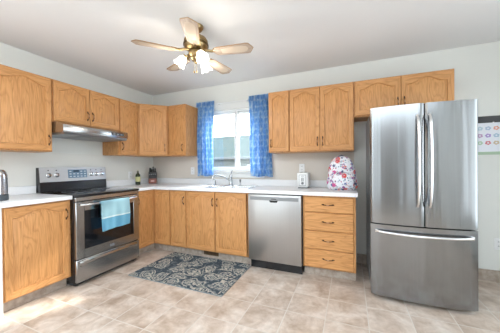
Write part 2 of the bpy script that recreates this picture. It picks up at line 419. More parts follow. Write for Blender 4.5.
# base cabinets
BT = .8755; BZ = .108
cabinet('oak base cabinet left of the range under the kettle', (0, -2.195, 0), .508, .59, BZ, BT, [(.012, .472, 'r')], R90, 1, 'base_cabinet', hb='top')
MB().box((.001, -2.215, .0), (.60, -2.1965, BT)).build('cabinet_end_panel', WHITE)
tag(bpy.data.objects['cabinet_end_panel'], 'white end panel closing the left base cabinet at the photo edge', 'panel')
cb = thing('corner_base_cabinet', 'oak corner base cabinet with inward folding doors below the knife block', 'cabinet')
MB().prism([(.001, -.001), (.001, -.920), (.59, -.920), (.59, -.59), (.890, -.59), (.890, -.001)], BZ, BT, 2, bev=.0015).build('carcass', OAKV, cb)
MB().prism([(.03, -.03), (.03, -.920), (.515, -.920), (.515, -.515), (.890, -.515), (.890, -.03)], .0005, BZ-.0005, 2).build('toe_kick', TOE, cb)
dh = BT-BZ-.022
cab_door(cb, .5905, -.912, BZ+.012, .300, dh, ('l', 'top'), R90)
cab_door(cb, .6115, -.5905, BZ+.012, .265, dh, None)
cabinet('narrow oak base cabinet between the corner and the sink cabinet', (.892, 0, 0), .273, .59, BZ, BT, [(.006, .248, 'r')], 0, 1, 'base_cabinet', hb='top')
sk = cabinet('double-door oak base cabinet under the sink', (1.167, 0, 0), .880, .59, BZ, BT, [(.012, .408, 'r'), (.434, .420, 'l')], 0, 1, 'base_cabinet', hb='top')
bpy.data.objects.remove([o for o in sk.children if o.name.startswith('carcass')][0])
s_ = MB(); s_.box((.0005, -.59, BZ), (.018, -.001, BT), .0015).box((.862, -.59, BZ), (.8795, -.001, BT), .0015).box((.018, -.59, BZ), (.862, -.001, BZ+.018)).box((.018, -.59, BT-.035), (.862, -.572, BT), .001).box((.418, -.59, BZ+.018), (.436, -.572, BT-.035)).box((.018, -.012, BZ+.018), (.862, -.001, BT))
s_.build('carcass', OAKV, sk)
# floor vent grille set into the toe kick
v = thing('floor_vent', 'small brown vent grille in the toe kick below the sink', 'vent', (1.368, -.5165, .03))
MB().box((0, -.004, 0), (.222, 0, .064), .001).build('frame', simple('brown_metal', (.14, .09, .05), .5, .5), v)
g = MB()
for k in range(10): g.box((.012+k*.0205, -.0075, .008), (.020+k*.0205, -.0042, .056))
g.build('slats', simple('brown_metal_dark', (.07, .045, .03), .5, .5), v)
# drawer cabinet
dc = thing('drawer_cabinet', 'four-drawer oak base cabinet between dishwasher and fridge', 'cabinet', (2.682, 0, 0))
MB().box((0, -.59, BZ), (.522, -.001, BT), .0015).build('carcass', OAKV, dc)
MB().box((0, -.515, .0005), (.522, -.03, BZ-.0005)).build('toe_kick', TOE, dc)
zs = [.118, .309, .502, .696, .862]
for k in range(4):
    a, bb = zs[k]+.003, zs[k+1]-.003
    hgt = bb-a; Wd = .488
    d = MB().loops([rect_loop(Wd, hgt, 0), rect_loop(Wd, hgt, -.013), rect_loop(Wd, hgt, -.019, 18, .007)], capfirst=True, caplast=True).build('drawer', OAKH, dc, (.014, -.5905, a))
    handle(d, Wd/2, hgt*.52, False, -.019, .10)

# ------------------------------------------------------------------ countertops
CT0, CT1 = .876, .914
ct = thing('countertop', 'white L-shaped countertop running from range to fridge', 'countertop')
SX0, SX1, SY0, SY1 = 1.27, 2.01, -.545, -.105
t = MB()
t.box((.001, -.921, CT0), (.635, -.635, CT1), .004)
t.box((.001, -.635, CT0), (SX0, -.001, CT1), .0).box((SX1, -.635, CT0), (3.222, -.001, CT1), 0).box((SX0, -.635, CT0), (SX1, SY0, CT1)).box((SX0, SY1, CT0), (SX1, -.001, CT1))
t.build('worktop', COUNTER, ct)
MB().box((.021, -.020, CT1), (3.222, -.001, CT1+.085), .004).box((.001, -.921, CT1), (.020, -.001, CT1+.085), .004).build('backsplash', COUNTER, ct)
c2 = thing('countertop', 'short white countertop left of the range holding the kettle', 'countertop')
MB().box((.001, -2.21, CT0), (.635, -1.69, CT1), .004).build('worktop', COUNTER, c2)
MB().box((.001, -2.21, CT1), (.020, -1.69, CT1+.085), .004).build('backsplash', COUNTER, c2)

# sink
sk = thing('sink', 'stainless double-bowl sink set in the white counter', 'sink', (SX0, SY0, CT1))
Wk, Dk = SX1-SX0, SY1-SY0
rim = MB()
def ring(x0, y0, x1, y1, z, r=.05, n=5):
    P = []
    for cx_, cy_, a0 in ((x1-r, y1-r, 0), (x0+r, y1-r, PI/2), (x0+r, y0+r, PI), (x1-r, y0+r, 3*PI/2)):
        for k in range(n+1):
            a = a0+PI/2*k/n; P.append((cx_+r*math.cos(a), cy_+r*math.sin(a), z))
    return P
SINKM = steel('sink_steel', (.72, .73, .74), 0, .25)
xm = Wk*.5
for x0, x1 in ((.0, xm), (xm, Wk)):
    # flange drops into a bowl
    L = [[(x0 if p[0] < (x0+x1)/2 else x1, 0 if p[1] < Dk/2 else Dk, .0005) for p in ring(x0, 0, x1, Dk, 0)],
         ring(x0+.014, .014, x1-.014, Dk-.05, .004, .05), ring(x0+.022, .022, x1-.022, Dk-.058, -.004, .05),
         ring(x0+.03, .03, x1-.03, Dk-.066, -.15, .06), ring(x0+.06, .06, x1-.06, Dk-.09, -.165, .06)]
    t = MB().loops(L, smooth=True, caplast=True)
    t.build('bowl', SINKM, sk)
# outer flange lying on the counter
MB().loops([ring(-.014, -.014, Wk+.014, Dk+.014, .0003, .03), ring(-.008, -.008, Wk+.008, Dk+.008, .004, .03), ring(.006, .006, Wk-.006, Dk-.006, .004, .03), ring(.006, .006, Wk-.006, Dk-.006, .0003, .03)], smooth=False).build('rim', SINKM, sk)
for x0 in (xm*.5, xm*1.5):
    MB().lathe([(.04, -.1645), (.04, -.161), (.03, -.160), (.012, -.163), (0, -.163)], (x0, Dk*.45, 0), 20).build('drain', CHROME, sk)
# faucet
fa = thing('faucet', 'chrome single-lever faucet with spout swung over left bowl', 'faucet', (1.575, -.125, CT1+.004))
MB().lathe([(.030, 0), (.030, .006), (.024, .012), (.021, .03), (.020, .11), (.022, .118), (.022, .14), (.014, .155), (0, .158)]).build('body', CHROME, fa)
MB().tube([(0, 0, .045), (-.03, -.012, .082), (-.075, -.05, .115), (-.13, -.10, .138), (-.175, -.14, .142), (-.20, -.163, .132), (-.205, -.168, .108)], [.013, .0125, .012, .0115, .012, .0135, .0135], 12).build('spout', CHROME, fa)
MB().tube([(0, 0, .150), (.008, -.008, .168), (.03, -.03, .196), (.05, -.05, .207)], [.012, .009, .006, .007], 10).build('lever', CHROME, fa)
sd_ = thing('soap_dispenser', 'small chrome soap dispenser at the left back of the sink', 'dispenser', (1.315, -.125, CT1+.004))
MB().lathe([(.018, 0), (.018, .005), (.011, .01), (.010, .05), (.013, .055), (.013, .062), (0, .064)], n=16).build('body', CHROME, sd_)
MB().tube([(0, 0, .062), (0, 0, .075), (-.02, -.03, .079), (-.025, -.04, .070)], .0045, 8).build('nozzle', CHROME, sd_)
sp = thing('side_sprayer', 'short chrome side sprayer right of the faucet', 'sprayer', (1.72, -.125, CT1+.004))
MB().lathe([(.018, 0), (.018, .006), (.012, .01), (.011, .04)], n=16).build('base', CHROME, sp)
MB().lathe([(.009, .0405), (.012, .05), (.014, .075), (.012, .083), (0, .085)], n=16).build('spray_head', GREYP, sp)

# ------------------------------------------------------------------ range (local x -> world +Y, front towards +X)
rg = thing('range', 'stainless electric range with black glass cooktop between oak cabinets', 'stove', (0.0, -1.687, 0), R90)
RW = .762
MB().box((.003, -.64, .035), (RW-.003, -.02, .895), .003).build('body', BLACK, rg)
dr = MB().box((.002, -.672, .045), (RW-.002, -.641, .268), .006).build('drawer', STEELH, rg)
# curved lip handle of the drawer
def lip(zc):
    t = []
    for z_, o in ((.262, 0), (.252, .018), (.235, .022), (.222, .012), (.214, 0)): t.append((z_, o))
    L = []
    n = 28
    for i in range(n+1):
        u = i/n; x = .035+(RW-.07)*u; a = math.sin(PI*u)**.5; dz = -.022*(1-a)
        L.append([(x, -.672-o*a-.0005, z_+dz*.6) for z_, o in t])
    return MB().loops(L, smooth=True)
lp = lip(0); lp.build('drawer_grip', STEELH, dr)
dor = MB().box((.002, -.672, .276), (.085, -.641, .845), .004).box((RW-.085, -.672, .276), (RW-.002, -.641, .845), .004).box((.085, -.672, .276), (RW-.085, -.641, .365), .0).box((.085, -.672, .755), (RW-.085, -.641, .845), .0).build('oven_door', STEELH, rg)
MB().box((.0855, -.670, .3655), (RW-.0855, -.645, .7545), .001).build('oven_window', GLASSTOP, dor)
MB().box((.355, -.6745, .305), (.41, -.6725, .330), .0005).build('badge', GREYP, dor)
hb_ = MB()
pts = [(.045+(RW-.09)*i/24, -.672-.006-.052*math.sin(PI*i/24)**.35, .815) for i in range(25)]
hb_.tube(pts, .0125, 12)
hb_.build('handle', HANDLE_STEEL, dor)
fp = MB().box((.002, -.668, .851), (RW-.002, -.641, .894), .004).build('front_trim', STEELH, rg)
ck = MB().box((.0, -.678, .8955), (RW, -.085, .917), .005, seg=2).build('cooktop', GLASSTOP, rg)
for x, y, r in ((.20, -.52, .10), (.56, -.52, .075), (.20, -.24, .075), (.56, -.24, .10)):
    MB().lathe([(r, .9172), (r, .9178), (r-.004, .9178), (r-.004, .9172)], (x, y, 0), 32, close=False).build('burner_ring', GREYP, ck)
# back guard with controls
bgd = MB().prism([(-.001, .9175), (-.082, .9175), (-.074, 1.03), (-.070, 1.032), (-.052, 1.19), (-.001, 1.19)], 0.003, RW-.003, 0).build('back_guard', BLACK, rg)
def guard_pt(x, z, o=0):   # point on the sloping face
    t_ = (z-1.032)/(1.19-1.032); return (x, -.070+.018*t_-o, z)
pl = MB().loops([[guard_pt(.004, 1.03, .001), guard_pt(RW-.004, 1.03, .001), guard_pt(RW-.004, 1.193, .001), guard_pt(.004, 1.193, .001)],
                 [guard_pt(.004, 1.03, .008), guard_pt(RW-.004, 1.03, .008), guard_pt(RW-.004, 1.193, .008), guard_pt(.004, 1.193, .008)]], capfirst=True, caplast=True).build('control_panel', steel('panel_steel', (.50, .50, .505), 0, .42), bgd)
def patch(x0, x1, z0, z1, name, m, par, o0=.0085, o1=.0105):
    return MB().loops([[guard_pt(x0, z0, o0), guard_pt(x1, z0, o0), guard_pt(x1, z1, o0), guard_pt(x0, z1, o0)], [guard_pt(x0, z0, o1), guard_pt(x1, z0, o1), guard_pt(x1, z1, o1), guard_pt(x0, z1, o1)]], capfirst=True, caplast=True).build(name, m, par)
dp = patch(.285, .505, 1.065, 1.165, 'display', simple('display_panel_blue_grey', (.14, .22, .30), .25), pl)
for i in range(5):
    for j in range(3):
        if (i in (1, 2) and j == 2): continue
        patch(.30+i*.042, .322+i*.042, 1.078+j*.030, 1.088+j*.030, 'button', simple('button_light', (.55, .62, .68), .4) if i == j == 0 else bpy.data.materials['button_light'], dp, .011, .0125)
patch(.345, .41, 1.138, 1.156, 'clock_screen', simple('clock_black', (.01, .03, .05), .1), dp, .011, .0125)
for x in (.085, .165, .555, .625, .695):
    a = Vector(guard_pt(x, 1.105, .009)); rot = Matrix.Rotation(math.radians(84), 4, 'X')
    k = MB().lathe([(.026, 0), (.026, .006), (.020, .009), (.018, .03), (.014, .034), (0, .034)], tuple(a), 20, mat=rot).build('knob', HANDLE_STEEL, pl)
    MB().box((x-.003, a.y-.036, 1.105-.02), (x+.003, a.y-.008, 1.105+.022), .001).build('pointer', DARK, k)
    MB().lathe([(.007, 0), (.007, .002), (0, .002)], guard_pt(x, 1.158, .009), 12, mat=rot).build('indicator_mark', DARK, pl)
for x in (.04, .722):
    MB().lathe([(.018, .0005), (.018, .034)], (x, -.60, 0), 12).build('foot', DARK, rg)
MB().box((.01, -.625, .012), (RW-.01, -.05, .034)).build('base_skirt', DARK, rg)

# dish towel on the oven handle (world coordinates, folded over the bar)
def m_towel():
    m, nt, b = newmat('aqua_towel'); tc = nt.nodes.new('ShaderNodeTexCoord'); sp_ = nt.nodes.new('ShaderNodeSeparateXYZ'); nt.links.new(tc.outputs['Object'], sp_.inputs[0])
    z = sp_.outputs['Z']
    mr = nt.nodes.new('ShaderNodeMapRange'); nt.links.new(z, mr.inputs[0]); mr.inputs[1].default_value = -.34; mr.inputs[2].default_value = 0
    r = nt.nodes.new('ShaderNodeValToRGB'); r.color_ramp.interpolation = 'CONSTANT'; e = r.color_ramp.elements
    A = (.40, .66, .76); Bc = (.15, .44, .64); Wt = (.75, .86, .90)
    st = [(0, A), (.05, (.12, .33, .46)), (.075, A), (.11, (.12, .33, .46)), (.135, Bc), (.50, Wt), (.54, A)]
    while len(e) < len(st): e.new(.5)
    for el, (p, c_) in zip(e, st): el.position = p; el.color = (*c_, 1)
    nt.links.new(mr.outputs[0], r.inputs[0])
    n = noise(nt, coords(nt), 220, 2); c = mixc(nt, .35, r.outputs[0], ramp(nt, n, [(.3, (.75, .75, .75)), (.7, (1.1, 1.1, 1.1))]), 'MULTIPLY')
    nt.links.new(c, b.inputs['Base Color']); b.inputs['Roughness'].default_value = .95; b.inputs['Sheen Weight'].default_value = .3
    bump(nt, b, n, .5, .002); return m
def towel_pt(u, v):
    y = -.175+.35*u
    fold = .006*math.sin(u*9+.5)*(.3+v) + .004*math.sin(u*21)*v
    s = v*.50                       # metres along the cloth from the back hem
    bk = .16; r_ = .0165; arc = PI*r_
    if s < bk: x, z = -r_, -(bk-s)
    elif s < bk+arc: a = PI-(s-bk)/r_; x, z = r_*math.cos(a), r_*math.sin(a)
    else: x, z = r_+.002, -(s-bk-arc)
    if z < 0 and x > 0: x += fold*min(1, -z*8)+.006*min(1, -z*6); y += .012*math.sin(z*14+u*3)*(-z*2)
    if x > 0: z += -.015*(1-u)*min(1, -z*4) if z < 0 else 0
    return (x, y, z)
tw = MB().grid(towel_pt, 28, 46, .0025).build('dish_towel', m_towel(), None, (.727, -1.305, .8165))
tag(tw, 'aqua and blue striped towel hanging on the oven door handle', 'towel')

# ------------------------------------------------------------------ range hood
hd = thing('range_hood', 'stainless under-cabinet range hood above the stove', 'hood', (0, -1.684, 1.53), R90)
HW = .758
MB().prism([(-.001, 0.02), (-.001, .137), (-.36, .137), (-.475, .105), (-.49, .100), (-.49, .028), (-.47, .02)], 0, HW, 0, bev=.002).build('housing', STEELH, hd)
MB().prism([(-.47, .0195), (-.49, .0275), (-.492, .0195), (-.476, .001), (-.05, .001), (-.03, .0195)], .012, HW-.012, 0).build('lower_visor', simple('hood_grey_underside', (.30, .31, .33), .35, .8), hd)
q = MB().box((.53, -.4925, .050), (.70, -.4905, .082), .0008).build('control_slot', DARK, hd)
for k in range(3): MB().box((.55+k*.05, -.496, .058), (.575+k*.05, -.493, .074), .001).build('switch', GREYP, q)
fl = MB().box((.20, -.44, -.004), (.56, -.10, .0005), .001).build('filter', GREYP, hd)

# ------------------------------------------------------------------ dishwasher
dw = thing('dishwasher', 'stainless dishwasher between sink cabinet and drawers', 'dishwasher', (2.051, 0, 0))
MB().box((.002, -.585, .1), (.626, -.02, .868), .002).build('tub', DARK, dw)
MB().box((.012, -.57, .0005), (.616, -.50, .0995)).build('toe_plate', BLACK, dw)
dd = MB().box((.008, -.640, .112), (.620, -.5855, .865), .006, seg=2).build('door', DWSTEEL, dw)
cs = MB().box((.035, -.6425, .802), (.593, -.6402, .842), .0008).build('control_strip', simple('control_strip_grey', (.26, .27, .28), .35, .6), dd)
MB().box((.285, -.6435, .815), (.345, -.6426, .823)).build('brand_mark', DARK, cs)
MB().prism([(.265, .802), (.365, .802), (.352, .780), (.278, .780)], -.6436, -.6402, 1).build('pocket_handle', BLACK, dd)

# ------------------------------------------------------------------ refrigerator
fr = thing('refrigerator', 'tall stainless french-door refrigerator with bottom freezer', 'refrigerator', (3.322, 0, 0))
FWd = .752
def yf(x): u = (x-FWd/2)/(FWd/2); return -.797-.036*(1-u*u)
MB().box((.006, -.700, .035), (FWd-.006, -.055, 1.672), .004).build('case', CASE, fr)
MB().box((.02, -.70, .006), (FWd-.02, -.10, .034)).build('base_grille', DARK, fr)
def fdoor(x0, x1, z0, z1, name):
    n = 24; P = [(x0, -.706), ] 
    pts = []
    for i in range(n+1):
        x = x0+(x1-x0)*i/n; e = min(x-x0, x1-x); r = .012
        o = (r-math.sqrt(max(0, r*r-(r-min(e, r))**2)))
        pts.append((x, yf(x)+o))
    pts = [(x0, -.706)]+pts+[(x1, -.706)]
    t = bmesh.new(); 
    return MB().prism(pts, z0, z1, 2, smooth=True).build(name, STEELV, fr)
d1 = fdoor(.0, .3945, .677, 1.695, 'door'); d2 = fdoor(.4005, FWd, .677, 1.695, 'door'); d3 = fdoor(0, FWd, .040, .667, 'freezer_drawer')
for d in (d1, d2, d3):
    for p in d.data.polygons:
        if abs(p.normal.z) > .9: p.use_smooth = False
for d, x in ((d1, .345), (d2, .428)):
    pts = []; n = 26
    for i in range(n+1):
        u = i/n; z_ = .845+.75*u; o = .012+.05*min(1, math.sin(PI*u)**.45)
        pts.append((x+ (.0), yf(x)-o+.004, z_))
    b_ = MB().tube(pts, .0115, 12, flat=1.3); b_.box((x-.012, yf(x)-.02, .838), (x+.012, yf(x)+.002, .862), .003).box((x-.012, yf(x)-.02, 1.58), (x+.012, yf(x)+.002, 1.603), .003)
    b_.build('handle', HANDLE_STEEL, d)
pts = []; n = 30
for i in range(n+1):
    u = i/n; x = .045+(FWd-.09)*u; pts.append((x, yf(x)-.012-.042*math.sin(PI*u)**.4, .612-.006*math.sin(PI*u)))
b_ = MB().tube(pts, .0115, 12)
for x in (.045, FWd-.045): b_.box((x-.012, yf(x)-.02, .598), (x+.012, yf(x)+.004, .626), .003)
b_.build('handle', HANDLE_STEEL, d3)
for x in (.03, FWd-.11): MB().box((x, -.76, 1.673), (x+.08, -.60, 1.694), .004).build('hinge_cover', GREYP, fr)
for x in (.05, FWd-.05):
    for y in (-.66, -.12): MB().lathe([(.018, .0003), (.018, .0055)], (x, y, 0), 12).build('foot', DARK, fr)

# ------------------------------------------------------------------ curtains
def m_curtain():
    m, nt, b = newmat('blue_batik_cotton'); tc = nt.nodes.new('ShaderNodeTexCoord')
    v = tc.outputs['Object']
    warp = nt.nodes.new('ShaderNodeVectorMath'); warp.operation = 'MULTIPLY_ADD'
    nz = nt.nodes.new('ShaderNodeTexNoise'); nz.inputs['Scale'].default_value = 9; nt.links.new(v, nz.inputs['Vector'])
    nt.links.new(nz.outputs['Color'], warp.inputs[0]); warp.inputs[1].default_value = (.03, .03, .03); nt.links.new(v, warp.inputs[2])
    sp_ = nt.nodes.new('ShaderNodeSeparateXYZ'); nt.links.new(warp.outputs[0], sp_.inputs[0])
    sx = math_(nt, 'ABSOLUTE', math_(nt, 'SINE', math_(nt, 'MULTIPLY', sp_.outputs['X'], 78)))
    sz = math_(nt, 'ABSOLUTE', math_(nt, 'SINE', math_(nt, 'MULTIPLY', sp_.outputs['Z'], 40)))
    lat = math_(nt, 'MAXIMUM', sx, sz)
    n = noise(nt, coords(nt, (1, 1, .35)), 36, 4, .65)
    lat = math_(nt, 'POWER', lat, 5.0)
    k = math_(nt, 'ADD', math_(nt, 'MULTIPLY', lat, .17), math_(nt, 'MULTIPLY', n, 1.28))
    c = ramp(nt, k, [(.46, (.17, .36, .72)), (.64, (.24, .47, .80)), (.80, (.40, .62, .87)), (.96, (.72, .84, .94))])
    nt.links.new(c, b.inputs['Base Color']); b.inputs['Roughness'].default_value = .9
    tr = nt.nodes.new('ShaderNodeBsdfTranslucent'); nt.links.new(c, tr.inputs[0]); mx = nt.nodes.new('ShaderNodeMixShader'); mx.inputs[0].default_value = .35
    nt.links.new(b.outputs[0], mx.inputs[1]); nt.links.new(tr.outputs[0], mx.inputs[2]); nt.links.new(mx.outputs[0], nt.nodes['Material Output'].inputs[0])
    return m
CURT = m_curtain()
def curtain(x0, x1, b0, b1, z0, z1, seed, label):
    rnd = random.Random(seed); ph = rnd.random()*6
    t = thing('curtain', label, 'curtain', (x0, -.09, z0))
    Hh = z1-z0
    def P(u, v):
        xa = u*(x1-x0); xb = (b0-x0)+u*(b1-b0); k = 1-v
        amp = .012+.016*k
        y = amp*math.sin(u*2*PI*3.6+ph+.5*math.sin(v*3))+.006*math.sin(u*2*PI*9+ph*2+v*4)*(.5+.5*k)
        if v > .93: y = y*.6+.004*math.sin(u*2*PI*16)
        return (xa*v+xb*k+.006*math.sin(v*6+ph), y, v*Hh-.006*math.sin(u*11+ph)*k)
    MB().grid(P, 72, 40, .002).build('panel', CURT, t)
    def Q(u, v):
        y = -.016-.006*math.sin(u*2*PI*15+ph)*(.4+.6*abs(v-.5)*2)
        return (u*(x1-x0), y-.008*math.sin(PI*v), Hh-.075+.075*v+.003*math.sin(u*40))
    MB().grid(Q, 72, 5, .002).build('rod_pocket', CURT, t)
    return t
curtain(.985, 1.285, .955, 1.27, 1.045, 2.165, 3, 'blue batik curtain on the left side of the window')
curtain(1.852, 2.135, 1.875, 2.185, 1.045, 2.165, 5, 'blue batik curtain on the right side, touching the oak cabinet')
rd = thing('curtain_rod', 'thin white curtain rod across the top of the window', 'rod', (0, -.066, 2.125))
MB().tube([(.99, 0, 0), (2.135, 0, 0)], .006, 10).build('rod', VINYL, rd)
for x in (1.33, 1.80): MB().box((x-.008, .002, -.012), (x+.008, .065, .012), .002).build('bracket', VINYL, rd)

# ------------------------------------------------------------------ ceiling fan
FX, FY = 1.905, -1.415
fan = thing('ceiling_fan', 'five-blade brass ceiling fan with lit glass shades', 'ceiling fan', (FX, FY, H))
MB().lathe([(0, -.0005), (.066, -.0005), (.066, -.012), (.052, -.035), (.026, -.055), (.020, -.058)]).build('canopy', BRASS, fan)
MB().lathe([(.013, -.058), (.013, -.090)], n=14).build('downrod', BRASS, fan)
MB().lathe([(.02, -.088), (.055, -.094), (.092, -.108), (.104, -.128), (.104, -.140), (.098, -.146), (.104, -.152), (.104, -.178), (.092, -.198), (.07, -.212), (.05, -.216)], n=32).build('motor_housing', BRASS, fan)
MB().lathe([(.106, -.156), (.110, -.160), (.110, -.172), (.106, -.176)], n=32, close=False).build('trim_band', simple('dark_brass', (.16, .11, .05), .3, 1), fan)
for k in range(16):
    MB().box((.1035, -.010, -.174), (.1085, .010, -.156), .002).build('vent_opening', BLACK, fan, (0, 0, 0), 2*PI*k/16)
def m_blade():
    m, nt, b = newmat('whitewashed_blade'); v = coords(nt, (.08, 1, 1), True); n = noise(nt, v, 60, 3)
    c = ramp(nt, n, [(.3, (.30, .22, .16)), (.55, (.42, .33, .26)), (.8, (.54, .46, .39))]); nt.links.new(c, b.inputs['Base Color']); b.inputs['Roughness'].default_value = .4; return m
BLADE = m_blade(); EDGE = simple('blade_edge_oak', (.30, .18, .09), .45); CANE = simple('cane_inset', (.55, .46, .37), .6)
for k in range(5):
    a = -2.314+k*2*PI/5
    e = bpy.data.objects.new('blade', None)
    # blade outline, long axis x, clipped-corner tip
    o = [(.165, -.020), (.19, -.046), (.20, -.048), (.455, -.062), (.478, -.058), (.500, -.022), (.512, 0), (.500, .022), (.478, .058), (.455, .062), (.20, .048), (.19, .046), (.165, .020)]
    R_ = Matrix.Rotation(math.radians(-10), 4, 'X')
    mb = MB(); t2 = MB().prism(o, -.003, .003, 2, bev=.001); t2.bm.transform(R_)
    bl = t2.build('blade', [BLADE], fan, (0, 0, -.235), a)
    i_ = [(.235, -.030), (.42, -.040), (.455, -.030), (.47, 0), (.455, .030), (.42, .040), (.235, .030)]
    t3 = MB().prism(i_, -.0045, -.0031, 2); t3.bm.transform(R_); t3.build('cane_inset', CANE, bl)
    n_ = len(o); eb = MB()
    t4 = MB().tube([Vector((x, y, 0)) for x, y in o], .0035, 6); t4.bm.transform(R_); t4.build('blade_edging', EDGE, bl)
    br = MB(); br.tube([(.06, 0, .022), (.10, 0, .018), (.14, 0, .006), (.18, 0, .005)], [.010, .011, .012, .010], 8)
    br.prism([(.15, -.012), (.175, -.036), (.215, -.036), (.235, 0), (.215, .036), (.175, .036), (.15, .012)], .0045, .0085, 2)
    br.bm.transform(R_)
    br.build('blade_iron', BRASS, bl)
MB().lathe([(.05, -.2165), (.062, -.225), (.066, -.245), (.055, -.262), (.045, -.27), (.048, -.285), (.035, -.30), (.012, -.312), (.010, -.325), (0, -.328)], n=24).build('light_hub', BRASS, fan)
SHADE = simple('lit_frosted_glass', (.95, .95, .93), .4, emit=(1, .97, .90), es=1.3)
for a in (math.radians(205), math.radians(325), math.radians(85)):
    d = Vector((math.cos(a), math.sin(a), 0)); c0 = d*.045+Vector((0, 0, -.25))
    c1 = d*.085+Vector((0, 0, -.262))
    arm = MB().tube([c0, d*.07+Vector((0, 0, -.248)), c1, d*.10+Vector((0, 0, -.272))], .0075, 8).build('lamp_arm', BRASS, fan)
    ax = (d*.62+Vector((0, 0, -.78))).normalized(); rot = ax.to_track_quat('Z', 'Y').to_matrix().to_4x4()
    base = d*.098+Vector((0, 0, -.268))
    # tulip shade with scalloped mouth
    t = bmesh.new(); n = 30; prof = [(.018, 0), (.028, .011), (.036, .028), (.039, .048), (.042, .066), (.052, .086)]; rings = []
    for j, (r, z_) in enumerate(prof):
        s_ = j/(len(prof)-1)
        rings.append([t.verts.new(((r*(1+.07*s_*s_*math.cos(6*th)))*math.cos(th), (r*(1+.07*s_*s_*math.cos(6*th)))*math.sin(th), z_+.006*s_*s_*math.cos(6*th))) for th in [2*PI*q/n for q in range(n)]])
    for A, B in zip(rings[:-1], rings[1:]):
        for q in range(n): t.faces.new((A[q], A[(q+1) % n], B[(q+1) % n], B[q])).smooth = True
    bmesh.ops.solidify(t, geom=t.faces[:], thickness=.002)
    for f_ in t.faces: f_.smooth = True
    mb = MB(); mb.merge(t, Matrix.Translation(base) @ rot); sh = mb.build('lamp_shade', SHADE, fan)
    MB().lathe([(.012, -.002), (.013, .02), (.022, .045), (.022, .06), (.012, .073), (0, .076)], tuple(base), 14, mat=rot).build('bulb', simple('lit_bulb', (1, 1, 1), .4, emit=(1, .93, .80), es=4) if 'lit_bulb' not in bpy.data.materials else bpy.data.materials['lit_bulb'], sh)
    MB().lathe([(.021, -.014), (.022, -.002), (.020, .004)], tuple(base), 14, mat=rot).build('shade_fitter', BRASS, sh)
    pl_ = bpy.data.lights.new('fan_lamp', 'POINT'); pl_.energy = 1.5; pl_.color = (1, .90, .78); pl_.shadow_soft_size = .04
    po = bpy.data.objects.new('fan_lamp', pl_); COL.objects.link(po); po.location = Vector((FX, FY, H))+base+ax*.125
for x, y, l in ((.02, -.02, .10), (-.03, .015, .08)):
    MB().tube([(x, y, -.295), (x, y, -.295-l)], .0012, 6).lathe([(.002, 0), (.006, -.006), (.006, -.02), (0, -.026)], (x, y, -.295-l), 10).build('pull_chain', BRASS, fan)

# ------------------------------------------------------------------ rug
def m_rug():
    m, nt, b = newmat('navy_floral_rug'); v = coords(nt)
    nz = nt.nodes.new('ShaderNodeTexNoise'); nz.inputs['Scale'].default_value = 7; nz.inputs['Detail'].default_value = 3; nt.links.new(v, nz.inputs['Vector'])
    wp = nt.nodes.new('ShaderNodeVectorMath'); wp.operation = 'MULTIPLY_ADD'; nt.links.new(nz.outputs['Color'], wp.inputs[0]); wp.inputs[1].default_value = (.20, .20, 0); nt.links.new(v, wp.inputs[2])
    vo = nt.nodes.new('ShaderNodeTexVoronoi'); vo.voronoi_dimensions = '2D'; vo.inputs['Scale'].default_value = 5.6; vo.inputs['Randomness'].default_value = .85; nt.links.new(wp.outputs[0], vo.inputs['Vector'])
    ringf = math_(nt, 'SINE', math_(nt, 'MULTIPLY', vo.outputs['Distance'], 34))
    vo2 = nt.nodes.new('ShaderNodeTexVoronoi'); vo2.voronoi_dimensions = '2D'; vo2.inputs['Scale'].default_value = 24; nt.links.new(wp.outputs[0], vo2.inputs['Vector'])
    mask = ramp(nt, vo.outputs['Distance'], [(.44, (1, 1, 1)), (.56, (0, 0, 0))])
    fl = math_(nt, 'MULTIPLY', math_(nt, 'GREATER_THAN', math_(nt, 'ADD', ringf, math_(nt, 'MULTIPLY', math_(nt, 'SUBTRACT', noise(nt, v, 38, 2), .5), 3.2)), -.05), mask)
    twig = math_(nt, 'LESS_THAN', vo2.outputs['Distance'], .30)
    n1 = noise(nt, v, 60, 3)
    tot = math_(nt, 'ADD', math_(nt, 'MULTIPLY', fl, .50), math_(nt, 'MULTIPLY', twig, .36))
    tot = math_(nt, 'ADD', tot, math_(nt, 'MULTIPLY', mask, .10))
    tot = math_(nt, 'MULTIPLY', tot, math_(nt, 'ADD', math_(nt, 'MULTIPLY', n1, 1.5), .22), True)
    c = ramp(nt, tot, [(.0, (.036, .056, .076)), (.30, (.062, .095, .125)), (.50, (.28, .29, .28)), (.80, (.52, .475, .40))])
    nt.links.new(c, b.inputs['Base Color']); b.inputs['Roughness'].default_value = .95
    bump(nt, b, noise(nt, v, 300, 2), .5, .002); return m
rug = thing('rug', 'navy and cream floral rug on the floor before the sink', 'rug', (.90, -1.29, 0))
MB().box((0, 0, .0008), (1.165, .745, .008), .002).build('pile', m_rug(), rug)
e_ = MB(); WB, HB = 1.165, .745
e_.tube([(0, 0, .0045), (WB, 0, .0045), (WB, HB, .0045), (0, HB, .0045), (0, 0, .0045)], .004, 6); e_.build('bound_edge', simple('rug_edge', (.22, .26, .28), .9), rug)

